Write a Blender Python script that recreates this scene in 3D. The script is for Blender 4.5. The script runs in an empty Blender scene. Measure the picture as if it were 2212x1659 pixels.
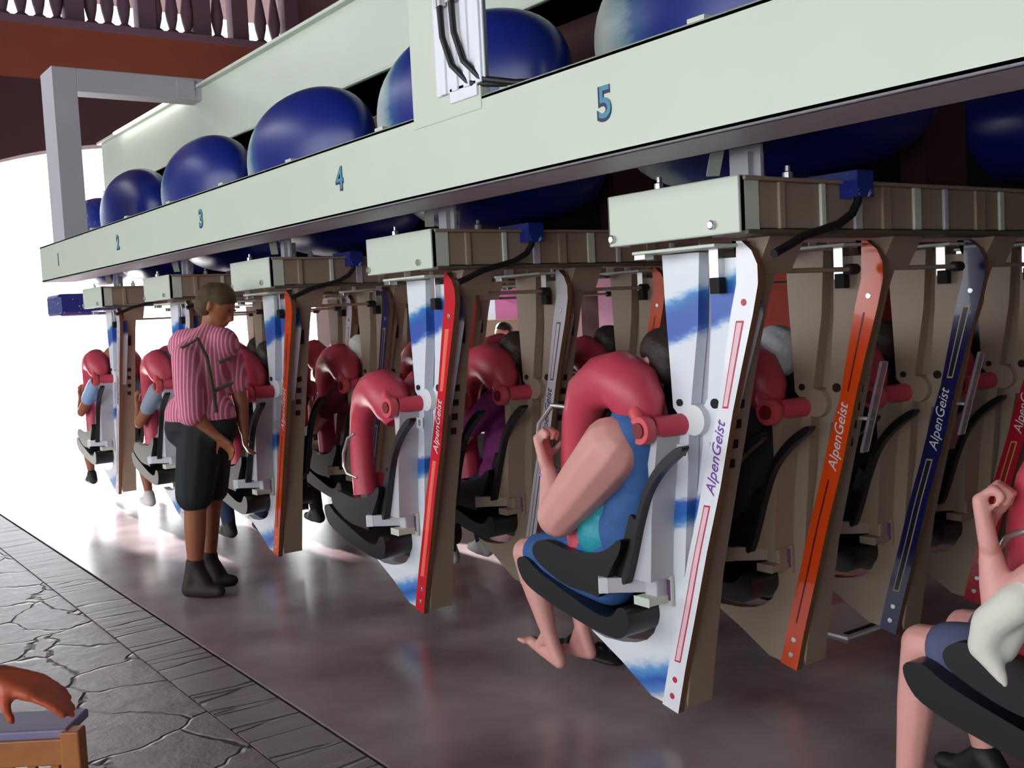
import bpy, bmesh, math, random
import numpy as np
from mathutils import Vector, Matrix, Euler
random.seed(7)
sc = bpy.context.scene
COL = sc.collection
S = 1.1                                   # measured unit -> metres, applied to every vertex and location

# ---------------------------------------------------------------- camera
IMW, IMH = 2212.0, 1659.0
cpx = np.array([1106.0, 829.5]); vp1 = np.array([-548.0, 753.0]); vp2 = np.array([4300.0, 512.0])
F = float(np.sqrt(-np.dot(vp1 - cpx, vp2 - cpx)))
ay = np.array([*(vp1 - cpx), F]); ay /= np.linalg.norm(ay)
ax = np.array([*(vp2 - cpx), F]); ax /= np.linalg.norm(ax)
az = np.cross(ax, ay)
Mw = np.array([ax, ay, az])               # rows: world axes in (right, down, forward)
CAMP = np.array([0, 0, 1.45])
def ray(x, y): return Mw @ np.array([x - cpx[0], y - cpx[1], F])
def at(x, y, **k):
    (a, v), = k.items(); i = 'XYZ'.index(a); d = ray(x, y); return CAMP + d * (v - CAMP[i]) / d[i]
def atd(x, y, dist): return CAMP + ray(x, y) * dist / F
cam = bpy.data.cameras.new('camera'); camo = bpy.data.objects.new('camera', cam); COL.objects.link(camo)
cam.sensor_width = 36; cam.lens = F / IMW * 36; cam.clip_start = .02; cam.clip_end = 500
R3 = Matrix(((Mw[0][0], -Mw[0][1], -Mw[0][2]), (Mw[1][0], -Mw[1][1], -Mw[1][2]), (Mw[2][0], -Mw[2][1], -Mw[2][2])))
camo.matrix_world = Matrix.Translation(Vector(CAMP) * S) @ R3.to_4x4()
sc.camera = camo
# ---------------------------------------------------------------- light
sc.view_settings.view_transform = 'Standard'; sc.view_settings.look = 'None'
sc.view_settings.exposure = 0.55; sc.view_settings.gamma = 1
w = bpy.data.worlds.new('world'); sc.world = w; w.use_nodes = True
w.node_tree.nodes['Background'].inputs[0].default_value = (0.93, 0.97, 1.0, 1)
w.node_tree.nodes['Background'].inputs[1].default_value = 3.4
sl = bpy.data.lights.new('sun', 'SUN'); sl.energy = 14.0; sl.angle = math.radians(1.0); sl.color = (1, .96, .9)
so = bpy.data.objects.new('sun', sl); COL.objects.link(so)
so.rotation_euler = Vector((.02, -1, -.335)).to_track_quat('-Z', 'Y').to_euler()

# ---------------------------------------------------------------- helpers
def lin(c):
    r = []
    for v in c:
        v /= 255.0
        r.append(v / 12.92 if v <= .04045 else ((v + .055) / 1.055) ** 2.4)
    return (*r, 1)
MATS = {}
def mat(name, rgb, rough=.5, metal=0, var=.12, scale=8, bump=.0, spec=.5, emit=0, coat=0, sss=0, speck=0):
    if name in MATS: return MATS[name]
    m = bpy.data.materials.new(name); m.use_nodes = True; n = m.node_tree.nodes; l = m.node_tree.links
    b = n['Principled BSDF']; c = lin(rgb)
    tc = n.new('ShaderNodeTexCoord'); no = n.new('ShaderNodeTexNoise'); no.inputs['Scale'].default_value = scale; no.inputs['Detail'].default_value = 4
    l.new(tc.outputs['Object'], no.inputs['Vector'])
    mx = n.new('ShaderNodeMix'); mx.data_type = 'RGBA'
    mx.inputs[6].default_value = tuple(v * (1 - var) for v in c[:3]) + (1,); mx.inputs[7].default_value = tuple(min(1, v * (1 + var)) for v in c[:3]) + (1,)
    l.new(no.outputs['Fac'], mx.inputs[0]); src = mx.outputs[2]
    if speck:
        s2 = n.new('ShaderNodeTexNoise'); s2.inputs['Scale'].default_value = speck; s2.inputs['Detail'].default_value = 2
        cr = n.new('ShaderNodeValToRGB'); cr.color_ramp.elements[0].position = .66; cr.color_ramp.elements[1].position = .72
        l.new(tc.outputs['Object'], s2.inputs['Vector']); l.new(s2.outputs['Fac'], cr.inputs[0])
        m2 = n.new('ShaderNodeMix'); m2.data_type = 'RGBA'; m2.inputs[7].default_value = (.6, .7, .85, 1)
        l.new(cr.outputs[0], m2.inputs[0]); l.new(src, m2.inputs[6]); src = m2.outputs[2]
    l.new(src, b.inputs['Base Color'])
    b.inputs['Roughness'].default_value = rough; b.inputs['Metallic'].default_value = metal
    b.inputs['Specular IOR Level'].default_value = spec; b.inputs['Coat Weight'].default_value = coat
    if sss: b.inputs['Subsurface Weight'].default_value = sss; b.inputs['Subsurface Scale'].default_value = .02
    if emit: b.inputs['Emission Color'].default_value = c; b.inputs['Emission Strength'].default_value = emit
    if bump:
        bp = n.new('ShaderNodeBump'); bp.inputs['Strength'].default_value = bump; bp.inputs['Distance'].default_value = .01
        l.new(no.outputs['Fac'], bp.inputs['Height']); l.new(bp.outputs[0], b.inputs['Normal'])
    MATS[name] = m; return m

def ramp_mat(name, base, expr, stops, noise=6, namt=.05, rough=.35, speck=False):
    """colour laid in bands along expr=(cx,cy,cz) of object coords (metres), ragged by noise"""
    if name in MATS: return MATS[name]
    m = bpy.data.materials.new(name); m.use_nodes = True; n = m.node_tree.nodes; l = m.node_tree.links
    b = n['Principled BSDF']; tc = n.new('ShaderNodeTexCoord')
    d = n.new('ShaderNodeVectorMath'); d.operation = 'DOT_PRODUCT'; d.inputs[1].default_value = tuple(e / (2 * S) for e in expr)
    l.new(tc.outputs['Object'], d.inputs[0])
    no = n.new('ShaderNodeTexNoise'); no.inputs['Scale'].default_value = noise; no.inputs['Detail'].default_value = 6; no.inputs['Roughness'].default_value = .7
    mp = n.new('ShaderNodeMapping'); mp.inputs['Scale'].default_value = (1, 1, 3); l.new(tc.outputs['Object'], mp.inputs[0]); l.new(mp.outputs[0], no.inputs['Vector'])
    ma = n.new('ShaderNodeMath'); ma.operation = 'MULTIPLY_ADD'; ma.inputs[1].default_value = namt; l.new(no.outputs['Fac'], ma.inputs[0]); l.new(d.outputs['Value'], ma.inputs[2])
    cr = n.new('ShaderNodeValToRGB'); e = cr.color_ramp.elements
    while len(e) > 1: e.remove(e[-1])
    first = True
    for p, c in stops:
        if first: e[0].position = p / 2 + namt / 2; e[0].color = lin(c); first = False
        else: k = e.new(min(1, p / 2 + namt / 2)); k.color = lin(c)
    l.new(ma.outputs[0], cr.inputs[0]); l.new(cr.outputs[0], b.inputs['Base Color']); b.inputs['Roughness'].default_value = rough
    MATS[name] = m; return m

def soft(p, n=2):
    for _ in range(n):
        q = []
        for i in range(len(p)):
            a, c = p[i], p[(i + 1) % len(p)]; q += [(a[0] * .75 + c[0] * .25, a[1] * .75 + c[1] * .25), (a[0] * .25 + c[0] * .75, a[1] * .25 + c[1] * .75)]
        p = q
    return p
class MB:
    def __init__(s): s.v = []; s.f = []; s.mi = []; s.ms = []
    def mat(s, m):
        if m not in s.ms: s.ms.append(m)
        return s.ms.index(m)
    def add(s, vs, fs, m):
        o = len(s.v); k = s.mat(m); s.v += [tuple(p) for p in vs]
        for f in fs: s.f.append(tuple(i + o for i in f)); s.mi.append(k)
        return s
    def box(s, lo, hi, m, rot=None, piv=None):
        x0, y0, z0 = lo; x1, y1, z1 = hi
        vs = [Vector(p) for p in ((x0, y0, z0), (x1, y0, z0), (x1, y1, z0), (x0, y1, z0), (x0, y0, z1), (x1, y0, z1), (x1, y1, z1), (x0, y1, z1))]
        if rot:
            c = Vector(piv) if piv else (vs[0] + vs[6]) / 2; E = Euler(rot).to_matrix(); vs = [E @ (p - c) + c for p in vs]
        return s.add(vs, [(0, 3, 2, 1), (4, 5, 6, 7), (0, 1, 5, 4), (1, 2, 6, 5), (2, 3, 7, 6), (3, 0, 4, 7)], m)
    def prism(s, yz, x0, x1, m, side=None):
        n = len(yz); a = sum(yz[i][0] * yz[(i + 1) % n][1] - yz[(i + 1) % n][0] * yz[i][1] for i in range(n))
        if a < 0: yz = yz[::-1]
        vs = [(x0, p[0], p[1]) for p in yz] + [(x1, p[0], p[1]) for p in yz]
        s.add(vs, [tuple(range(n))[::-1], tuple(range(n, 2 * n))], m)
        return s.add(vs, [(i, (i + 1) % n, (i + 1) % n + n, i + n) for i in range(n)], side or m)
    def bar(s, a, b, w, h, m, up=(0, 0, 1)):
        a = Vector(a); b = Vector(b); d = (b - a).normalized(); u = Vector(up); r = d.cross(u)
        if r.length < 1e-4: u = Vector((1, 0, 0)); r = d.cross(u)
        r.normalize(); u = r.cross(d); vs = []
        for p in (a, b):
            for q, t in ((-1, -1), (1, -1), (1, 1), (-1, 1)): vs.append(p + r * q * w / 2 + u * t * h / 2)
        return s.add(vs, [(0, 1, 2, 3), (7, 6, 5, 4), (0, 4, 5, 1), (1, 5, 6, 2), (2, 6, 7, 3), (3, 7, 4, 0)], m)
    def tube(s, pts, rad, m, n=12, sq=None, closed=False):
        P = [Vector(p) for p in pts]; R = rad if isinstance(rad, (list, tuple)) else [rad] * len(P)
        vs = []; prev = None
        for i, p in enumerate(P):
            t = (P[min(i + 1, len(P) - 1)] - P[max(i - 1, 0)]).normalized()
            if prev is None:
                u = Vector((1, 0, 0)) if abs(t.x) < .8 else Vector((0, 0, 1))
            else: u = prev
            u = (u - t * u.dot(t)).normalized(); prev = u; v = t.cross(u)
            ru, rv = (R[i], R[i]) if not isinstance(R[i], tuple) else R[i]
            for k in range(n):
                a = 2 * math.pi * k / n; vs.append(p + u * ru * math.cos(a) + v * rv * math.sin(a))
        fs = []
        for i in range(len(P) - 1):
            for k in range(n): fs.append((i * n + k, i * n + (k + 1) % n, (i + 1) * n + (k + 1) % n, (i + 1) * n + k))
        fs.append(tuple(range(n))[::-1]); fs.append(tuple((len(P) - 1) * n + k for k in range(n)))
        return s.add(vs, fs, m)
    def cap(s, a, ra, b, rb, m, n=12):
        """tapered capsule"""
        a = Vector(a); b = Vector(b); d = b - a; L = d.length
        if L < 1e-5: d = Vector((0, 0, 1)); L = 1e-5; b = a + d * L
        t = d.normalized(); u = Vector((1, 0, 0)) if abs(t.x) < .8 else Vector((0, 1, 0)); u = (u - t * u.dot(t)).normalized(); v = t.cross(u)
        prof = [(a - t * ra * math.cos(q), ra * math.sin(q)) for q in (0.02, .4, .8, 1.2, 1.57)] + [(b + t * rb * math.cos(q), rb * math.sin(q)) for q in (1.57, 1.2, .8, .4, .02)]
        vs = []
        for c, r in prof:
            for k in range(n): q = 2 * math.pi * k / n; vs.append(c + u * r * math.cos(q) + v * r * math.sin(q))
        fs = [(i * n + k, i * n + (k + 1) % n, (i + 1) * n + (k + 1) % n, (i + 1) * n + k) for i in range(9) for k in range(n)]
        fs += [tuple(range(n))[::-1], tuple(9 * n + k for k in range(n))]
        return s.add(vs, fs, m)
    def ell(s, c, r, m, nu=28, nv=18, p=2.0, rot=None, fn=None):
        vs = []; c = Vector(c); E = Euler(rot).to_matrix() if rot else None
        sg = lambda q, e: math.copysign(abs(q) ** e, q)
        for i in range(nv + 1):
            th = math.pi * i / nv - math.pi / 2
            for k in range(nu):
                a = 2 * math.pi * k / nu; e = 2 / p
                d = Vector((r[0] * sg(math.cos(th), e) * sg(math.cos(a), e), r[1] * sg(math.cos(th), e) * sg(math.sin(a), e), r[2] * sg(math.sin(th), e)))
                if fn: d = fn(d)
                if E: d = E @ d
                vs.append(c + d)
        fs = [(i * nu + k, i * nu + (k + 1) % nu, (i + 1) * nu + (k + 1) % nu, (i + 1) * nu + k) for i in range(nv) for k in range(nu)]
        return s.add(vs, fs, m)
    def lathe(s, c, prof, m, n=14, axis='z'):
        vs = []
        for r, h in prof:
            for k in range(n):
                a = 2 * math.pi * k / n; q = (r * math.cos(a), r * math.sin(a), h)
                if axis == 'x': q = (h, q[0], q[1])
                if axis == 'y': q = (q[1], h, q[0])
                vs.append((c[0] + q[0], c[1] + q[1], c[2] + q[2]))
        L = len(prof)
        fs = [(i * n + k, i * n + (k + 1) % n, (i + 1) * n + (k + 1) % n, (i + 1) * n + k) for i in range(L - 1) for k in range(n)]
        fs += [tuple(range(n))[::-1], tuple((L - 1) * n + k for k in range(n))]
        return s.add(vs, fs, m)
    def mesh(s, name):
        me = bpy.data.meshes.new(name); me.from_pydata([(p[0] * S, p[1] * S, p[2] * S) for p in s.v], [], s.f)
        for m in s.ms: me.materials.append(m)
        me.polygons.foreach_set('material_index', s.mi); me.update(); return me
    def build(s, name, parent=None, smooth=False, bevel=0, loc=None):
        o = bpy.data.objects.new(name, s.mesh(name)); COL.objects.link(o)
        if parent: o.parent = parent
        if loc: o.location = Vector(loc) * S
        me = o.data
        bm = bmesh.new(); bm.from_mesh(me); bmesh.ops.recalc_face_normals(bm, faces=bm.faces); bm.to_mesh(me); bm.free()
        if smooth:
            me.polygons.foreach_set('use_smooth', [True] * len(me.polygons))
            try: me.set_sharp_from_angle(angle=math.radians(50))
            except Exception: pass
        if bevel:
            bv = o.modifiers.new('bevel', 'BEVEL'); bv.width = bevel * S; bv.segments = 2; bv.limit_method = 'ANGLE'; bv.angle_limit = .6
        return o

def tag(o, label=None, cat=None, group=None, kind=None):
    if label: o['label'] = label
    if cat: o['category'] = cat
    if group: o['group'] = group
    if kind: o['kind'] = kind
    return o
def empty(name, loc, label, cat, group=None):
    o = bpy.data.objects.new(name, None); COL.objects.link(o); o.location = Vector(loc) * S; o.empty_display_size = .1
    return tag(o, label, cat, group)
def blob(name, caps, parent, m, voxel=.012, smooth=3, loc=None, parts=None):
    """one continuous surface grown over tapered capsules"""
    b = MB()
    for c in caps: b.cap(c[0], c[1], c[2], c[3], m, 10)
    o = bpy.data.objects.new(name, b.mesh(name)); COL.objects.link(o)
    r = o.modifiers.new('r', 'REMESH'); r.mode = 'VOXEL'; r.voxel_size = voxel * S; r.use_smooth_shade = True
    sm = o.modifiers.new('s', 'SMOOTH'); sm.factor = .5; sm.iterations = smooth
    dg = bpy.context.evaluated_depsgraph_get(); me = bpy.data.meshes.new_from_object(o.evaluated_get(dg))
    o.modifiers.clear(); old = o.data; o.data = me; bpy.data.meshes.remove(old); me.name = name
    me.materials.clear(); me.materials.append(m)
    me.polygons.foreach_set('use_smooth', [True] * len(me.polygons))
    me.polygons.foreach_set('material_index', [0] * len(me.polygons))
    if parent: o.parent = parent
    if loc: o.location = Vector(loc) * S
    return o
TXT = {}
def text_mesh(txt, size, m, ext=.0008, shear=0, off=0):
    k = (txt, size, m.name, off)
    if k in TXT: return TXT[k]
    cu = bpy.data.curves.new('t', 'FONT'); cu.body = txt; cu.size = size * S; cu.extrude = ext * S; cu.shear = shear; cu.align_x = 'CENTER'; cu.align_y = 'CENTER'; cu.offset = off * S
    o = bpy.data.objects.new('t', cu); COL.objects.link(o)
    dg = bpy.context.evaluated_depsgraph_get(); me = bpy.data.meshes.new_from_object(o.evaluated_get(dg)); me.name = 'lettering'
    bpy.data.objects.remove(o); me.materials.clear(); me.materials.append(m); TXT[k] = me; return me
def put_text(name, me, parent, loc, xdir, ydir, scale=(1, 1, 1)):
    o = bpy.data.objects.new(name, me); COL.objects.link(o); o.parent = parent
    x = Vector(xdir).normalized(); y = Vector(ydir).normalized(); z = x.cross(y)
    M = Matrix((x, y, z)).transposed().to_4x4(); o.matrix_local = Matrix.Translation(Vector(loc) * S) @ M @ Matrix.Diagonal((*scale, 1)); return o

# ---------------------------------------------------------------- materials
PAINT = mat('pale_green_grey_paint', (205, 214, 198), .38, var=.05, scale=3)
TAN = mat('tan_steel_shaded', (158, 138, 120), .5, var=.06, scale=4)  # tan steel; the shade on inner seats is darkened into this colour
GREY = mat('light_grey_paint', (190, 188, 196), .45, var=.05)
WHITE = mat('white_paint', (225, 228, 232), .35, var=.04)
DARK = mat('dark_hole', (22, 16, 16), .8)
BLACKP = mat('black_seat_plastic', (24, 24, 28), .35, var=.2)
PINK = mat('raspberry_vinyl', (196, 66, 86), .42, var=.06, scale=14)
PINKL = mat('pink_plastic_arm', (214, 84, 92), .4, var=.05)
STEEL = mat('bright_steel', (200, 200, 200), .25, metal=.9)
BLUE = mat('blue_gelcoat', (22, 42, 132), .35, var=.25, scale=3, coat=.1, speck=34)
RUBBER = mat('black_rubber', (20, 20, 20), .5)
BROWN = mat('rust_brown_wall', (128, 62, 40), .8, var=.25, scale=2)
DBROWN = mat('dark_brown_wall', (68, 36, 38), .85, var=.25, scale=2)
CEIL = mat('dark_ceiling', (44, 30, 28), .9, var=.2)
WOOD = mat('varnished_wood', (168, 104, 52), .45, var=.3, scale=9)
SNOW = ramp_mat('snow_mountain_decal', None, (0, .3, 1), [(0.0, (215, 215, 215)), (.22, (225, 222, 215)), (.25, (90, 140, 200)), (.29, (40, 90, 175)), (.33, (90, 150, 210)), (.37, (225, 230, 236)),
    (.79, (228, 230, 236)), (.81, (70, 140, 200)), (.84, (40, 100, 185)), (.88, (60, 110, 190)), (.90, (222, 228, 238)), (1.395, (222, 228, 238)), (1.41, (120, 160, 215)), (1.425, (50, 88, 180)),
    (1.50, (48, 92, 178)), (1.53, (40, 120, 190)), (1.545, (150, 195, 225)), (1.56, (224, 230, 236))], noise=12, namt=.03)
NOSE = ramp_mat('snowy_nose_decal', None, (0, 1, .0), [(0.0, (16, 36, 125)), (.38, (18, 42, 130)), (.50, (40, 90, 150)), (.58, (150, 180, 185)), (.72, (205, 214, 208))], noise=7, namt=.06, rough=.33)
HAIRD = mat('dark_brown_hair', (46, 32, 28), .6, var=.4, scale=60, bump=.4)
HAIRG = mat('grey_hair', (176, 178, 182), .6, var=.2, scale=60, bump=.4)
SKIN = mat('fair_skin', (222, 160, 150), .5, var=.05, sss=.08)
SKINT = mat('tanned_skin', (150, 92, 62), .5, var=.08, sss=.05)
EYE = mat('eye_dark', (20, 14, 12), .3)

# ---------------------------------------------------------------- setting
def floor_mat():
    m = bpy.data.materials.new('polished_dark_floor'); m.use_nodes = True; n = m.node_tree.nodes; l = m.node_tree.links; b = n['Principled BSDF']
    tc = n.new('ShaderNodeTexCoord'); a = n.new('ShaderNodeTexNoise'); a.inputs['Scale'].default_value = 1.3; a.inputs['Detail'].default_value = 6
    l.new(tc.outputs['Object'], a.inputs['Vector'])
    cr = n.new('ShaderNodeValToRGB'); cr.color_ramp.elements[0].position = .35; cr.color_ramp.elements[0].color = lin((134, 112, 118)); cr.color_ramp.elements[1].position = .7; cr.color_ramp.elements[1].color = lin((190, 174, 178))
    l.new(a.outputs['Fac'], cr.inputs[0]); l.new(cr.outputs[0], b.inputs['Base Color'])
    r = n.new('ShaderNodeMapRange'); r.inputs[3].default_value = .12; r.inputs[4].default_value = .32; l.new(a.outputs['Fac'], r.inputs[0]); l.new(r.outputs[0], b.inputs['Roughness'])
    f = n.new('ShaderNodeTexNoise'); f.inputs['Scale'].default_value = 60; l.new(tc.outputs['Object'], f.inputs['Vector'])
    bp = n.new('ShaderNodeBump'); bp.inputs['Strength'].default_value = .08; bp.inputs['Distance'].default_value = .005; l.new(f.outputs['Fac'], bp.inputs['Height']); l.new(bp.outputs[0], b.inputs['Normal'])
    return m
def stone_mat(name, cell, c1, c2, line, stretch=(1, 1, 1)):
    m = bpy.data.materials.new(name); m.use_nodes = True; n = m.node_tree.nodes; l = m.node_tree.links; b = n['Principled BSDF']
    tc = n.new('ShaderNodeTexCoord'); mp = n.new('ShaderNodeMapping'); mp.inputs['Scale'].default_value = stretch
    no = n.new('ShaderNodeTexNoise'); no.inputs['Scale'].default_value = 2.5; no.inputs['Detail'].default_value = 3
    l.new(tc.outputs['Object'], mp.inputs[0]); l.new(mp.outputs[0], no.inputs['Vector'])
    av = n.new('ShaderNodeVectorMath'); av.operation = 'MULTIPLY_ADD'; av.inputs[1].default_value = (.35, .35, .35); l.new(no.outputs['Color'], av.inputs[0]); l.new(mp.outputs[0], av.inputs[2])
    v = n.new('ShaderNodeTexVoronoi'); v.feature = 'DISTANCE_TO_EDGE'; v.inputs['Scale'].default_value = cell; l.new(av.outputs[0], v.inputs['Vector'])
    cr = n.new('ShaderNodeValToRGB'); cr.color_ramp.elements[0].position = .0; cr.color_ramp.elements[0].color = (0, 0, 0, 1); cr.color_ramp.elements[1].position = .035; cr.color_ramp.elements[1].color = (1, 1, 1, 1)
    l.new(v.outputs['Distance'], cr.inputs[0])
    n2 = n.new('ShaderNodeTexNoise'); n2.inputs['Scale'].default_value = 7; n2.inputs['Detail'].default_value = 10; n2.inputs['Roughness'].default_value = .68; l.new(mp.outputs[0], n2.inputs['Vector'])
    mx = n.new('ShaderNodeMix'); mx.data_type = 'RGBA'; mx.inputs[6].default_value = lin(c1); mx.inputs[7].default_value = lin(c2); l.new(n2.outputs['Fac'], mx.inputs[0])
    m2 = n.new('ShaderNodeMix'); m2.data_type = 'RGBA'; m2.inputs[6].default_value = lin(line); l.new(cr.outputs[0], m2.inputs[0]); l.new(mx.outputs[2], m2.inputs[7]); l.new(m2.outputs[2], b.inputs['Base Color'])
    b.inputs['Roughness'].default_value = .38
    ad = n.new('ShaderNodeMath'); ad.operation = 'MULTIPLY_ADD'; ad.inputs[1].default_value = .7; l.new(n2.outputs['Fac'], ad.inputs[0]); l.new(cr.outputs[0], ad.inputs[2])
    bp = n.new('ShaderNodeBump'); bp.inputs['Strength'].default_value = 1.0; bp.inputs['Distance'].default_value = .02; l.new(ad.outputs[0], bp.inputs['Height']); l.new(bp.outputs[0], b.inputs['Normal'])
    return m
XG = 1.575
fl = MB().box((XG, -8, -.2), (7.6, 17, 0), floor_mat()).build('floor'); tag(fl, kind='structure')
st = MB().box((-7, -8, -.2), (1.30, 17, -.004), stone_mat('stamped_stone', 2.6, (100, 74, 78), (176, 164, 172), (70, 46, 54), (1, .8, 1))).build('floor'); tag(st, kind='structure')
bd = MB().box((1.305, -8, -.2), (XG - .018, 17, 0), stone_mat('stamped_border', 2.2, (120, 98, 104), (156, 142, 148), (104, 84, 92), (.3, 2.2, 1))).build('trim_1'); tag(bd, kind='structure')
gr = MB().box((1.28, -8, -.2), (XG + .01, 17, -.03), DARK).build('trim_2'); tag(gr, kind='structure')
out = MB().box((-40, 17, -.3), (60, 70, -.02), mat('sunlit_pavement', (235, 232, 228), .8)).build('floor'); tag(out, kind='structure')
# front wall with the wide arch and the balustrade opening above it
def front_wall():
    b = MB(); Y0, Y1 = 16.0, 16.45
    n = 36; xs = [1.6 + 7.8 * i / n for i in range(n + 1)]
    arch = [(x, 2.7 + 1.5 * math.sqrt(max(0, 1 - ((x - 5.5) / 3.9) ** 2))) for x in xs]
    def slab(poly, m, ya=Y0, yb=Y1):
        k = len(poly); vs = [(p[0], ya, p[1]) for p in poly] + [(p[0], yb, p[1]) for p in poly]
        b.add(vs, [tuple(range(k)), tuple(range(k, 2 * k))[::-1]] + [(i, (i + 1) % k, (i + 1) % k + k, i + k) for i in range(k)], m)
    for i in range(n):
        slab([arch[i], arch[i + 1], (arch[i + 1][0], 5.0), (arch[i][0], 5.0)], DBROWN)
    slab([(-9, -.1), (1.6, -.1), (1.6, 5.0), (-9, 5.0)], DBROWN)
    slab([(9.4, -.1), (15, -.1), (15, 5.0), (9.4, 5.0)], DBROWN)
    slab([(-9, 5.0), (15, 5.0), (15, 5.72), (-9, 5.72)], BROWN, 15.9, 16.45)
    slab([(-9, 5.72), (15, 5.72), (15, 5.82), (-9, 5.82)], mat('mauve_rail', (110, 80, 96), .7), 15.84, 16.5)
    slab([(-9, 6.9), (15, 6.9), (15, 7.6), (-9, 7.6)], DBROWN)
    return b.build('wall_front')
tag(front_wall(), kind='structure')
bal = empty('balustrade', (0, 16.1, 5.82), 'mauve baluster railing against the bright sky above the brown wall', 'railing')
MAUVE = mat('mauve_balusters', (104, 76, 92), .7)
prof = [(.10, 0), (.10, .06), (.05, .10), (.085, .24), (.10, .36), (.075, .55), (.045, .75), (.05, .86), (.085, .95), (.085, 1.08)]
xb = 3.1
piers = (4.16, 5.18, 6.02, 6.62, 7.5)
x = 3.0
while x < 8.4:
    if min(abs(x - p) for p in piers) > .17: MB().lathe((x, 0, 0), prof, MAUVE, 10).build('baluster', bal, True)
    x += .235
for p in piers: MB().box((p - .13, -.12, 0), (p + .13, .12, 1.08), MAUVE).build('pier', bal)
tag(MB().box((-7, -8, 7.0), (7.8, 16.2, 7.2), CEIL).build('ceiling_and_sun_block'), kind='structure')
tag(MB().box((-2, 18, 9.0), (12, 25.8, 9.1), DBROWN).build('ceiling_and_sun_block'), kind='structure')  # unseen slab added outside to keep sun out of the balustrade opening
# right wall with door openings and clerestory
def right_wall():
    b = MB(); x0, x1 = 7.6, 7.8
    low = [(9.2, 10.0, .2, 2.0), (12.4, 14.6, .0, 2.6)]
    ys = -8
    for (a, c, z0, z1) in low:
        b.box((x0, ys, -.1), (x1, a, 4.6), DBROWN); b.box((x0, a, z1), (x1, c, 4.6), DBROWN)
        if z0 > 0: b.box((x0, a, -.1), (x1, c, z0), DBROWN)
        ys = c
    b.box((x0, ys, -.1), (x1, 16, 4.6), DBROWN)
    yy = -8
    for a in (3.2, 6.0, 9.0, 12.0): b.box((x0, yy, 4.6), (x1, a, 5.9), DBROWN); yy = a + 1.3
    b.box((x0, yy, 4.6), (x1, 16, 5.9), DBROWN); b.box((x0, -8, 5.9), (x1, 16, 7.1), DBROWN)
    return b.build('wall_right')
tag(right_wall(), kind='structure')
tag(MB().box((-7, -8.2, -.1), (7.8, -8, 7.2), DBROWN).build('wall_rear'), kind='structure')
lw = MB()
lw.box((-7.2, -8, -.1), (-7, 16, .4), DBROWN); lw.box((-7.2, -8, 4.8), (-7, 16, 7.2), DBROWN)
for y in (-8, -3, 2, 7, 12, 15.6): lw.box((-7.2, y, .4), (-7, y + .4, 4.8), DBROWN)
tag(lw.build('wall_left'), kind='structure')

# ---------------------------------------------------------------- overhead steelwork
bm_ = empty('guide_beam', (1.98, 0, 1.862), 'long pale green-grey steel beam with painted row numbers running over the platform edge', 'beam')
b = MB(); b.box((0, -1.5, 0), (.02, 9.2, .285), PAINT); b.box((0, -1.5, 0), (.26, 9.2, .02), GREY); b.box((0, -1.5, .265), (.20, 9.2, .285), PAINT); b.box((.24, -1.5, 0), (.26, 9.2, .06), GREY)
b.build('beam_body', bm_, bevel=.006)
b = MB(); b.box((-.004, 2.85, .24), (.035, 3.275, 5.1), PAINT); b.build('column', bm_, bevel=.004)
b = MB()
chan = mat('bright_white_channel', (236, 238, 246), .35, var=.03)
for k in range(4): b.box((-.02, 2.82 + k * .07, .32), (.0, 2.855 + k * .07, 5.1), chan)
b.box((-.012, 2.81, .32), (-.004, 3.10, 5.1), chan); b.box((-.012, 2.86, .285), (.02, 3.02, .335), chan)
b.build('cable_channel', bm_, bevel=.003)
for k, (ya, yb) in enumerate(((3.02, 2.80), (2.95, 2.78))):
    MB().tube([(-.03, ya, 2.4), (-.035, ya, .62), (-.035, ya - .01, .5), (-.03, ya - .05, .40), (-.01, ya - .12, .33), (.04, yb - .06, .30), (.10, yb - .12, .297)], .011, RUBBER, 8).build('cable', bm_, True)
    MB().box((-.045, ya - .02, .60), (-.02, ya + .02, .66), STEEL).build('clamp', bm_)
TEAL = mat('teal_numeral', (70, 140, 165), .5); NAVY = mat('navy_numeral', (40, 30, 80), .5)
for k, (t, y) in enumerate((('5', 2.252), ('4', 3.87), ('3', 5.47), ('2', 7.0), ('1', 8.6))):
    put_text('number', text_mesh(t, .125, NAVY, .0006, off=.006), bm_, (-.0015, y + .004, .142), (0, -1, 0), (0, 0, 1))
    put_text('number', text_mesh(t, .125, TEAL, .0006, off=.001), bm_, (-.003, y, .146), (0, -1, 0), (0, 0, 1))
for k in range(9):
    MB().box((.03, 1.9 + k * .83, .285), (.09, 1.96 + k * .83, .305), PAINT).build('lug', bm_)

fr = empty('portal_frame', (1.98, 8.36, 2.14), 'square light grey steel portal frame standing on the far end of the beam', 'frame')
b = MB(); b.prism([(0, 0), (.36, 0), (.36, 1.27), (0, 1.27)], 0, .17, GREY); b.box((.17, 0, 1.10), (1.7, .22, 1.27), GREY); b.box((.05, .22, 1.24), (1.7, .34, 1.30), GREY)
b.build('frame_body', fr, bevel=.008)
MB().box((.92, -.012, 1.12), (1.06, 0, 1.25), GREY).build('end_bracket', fr)

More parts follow.
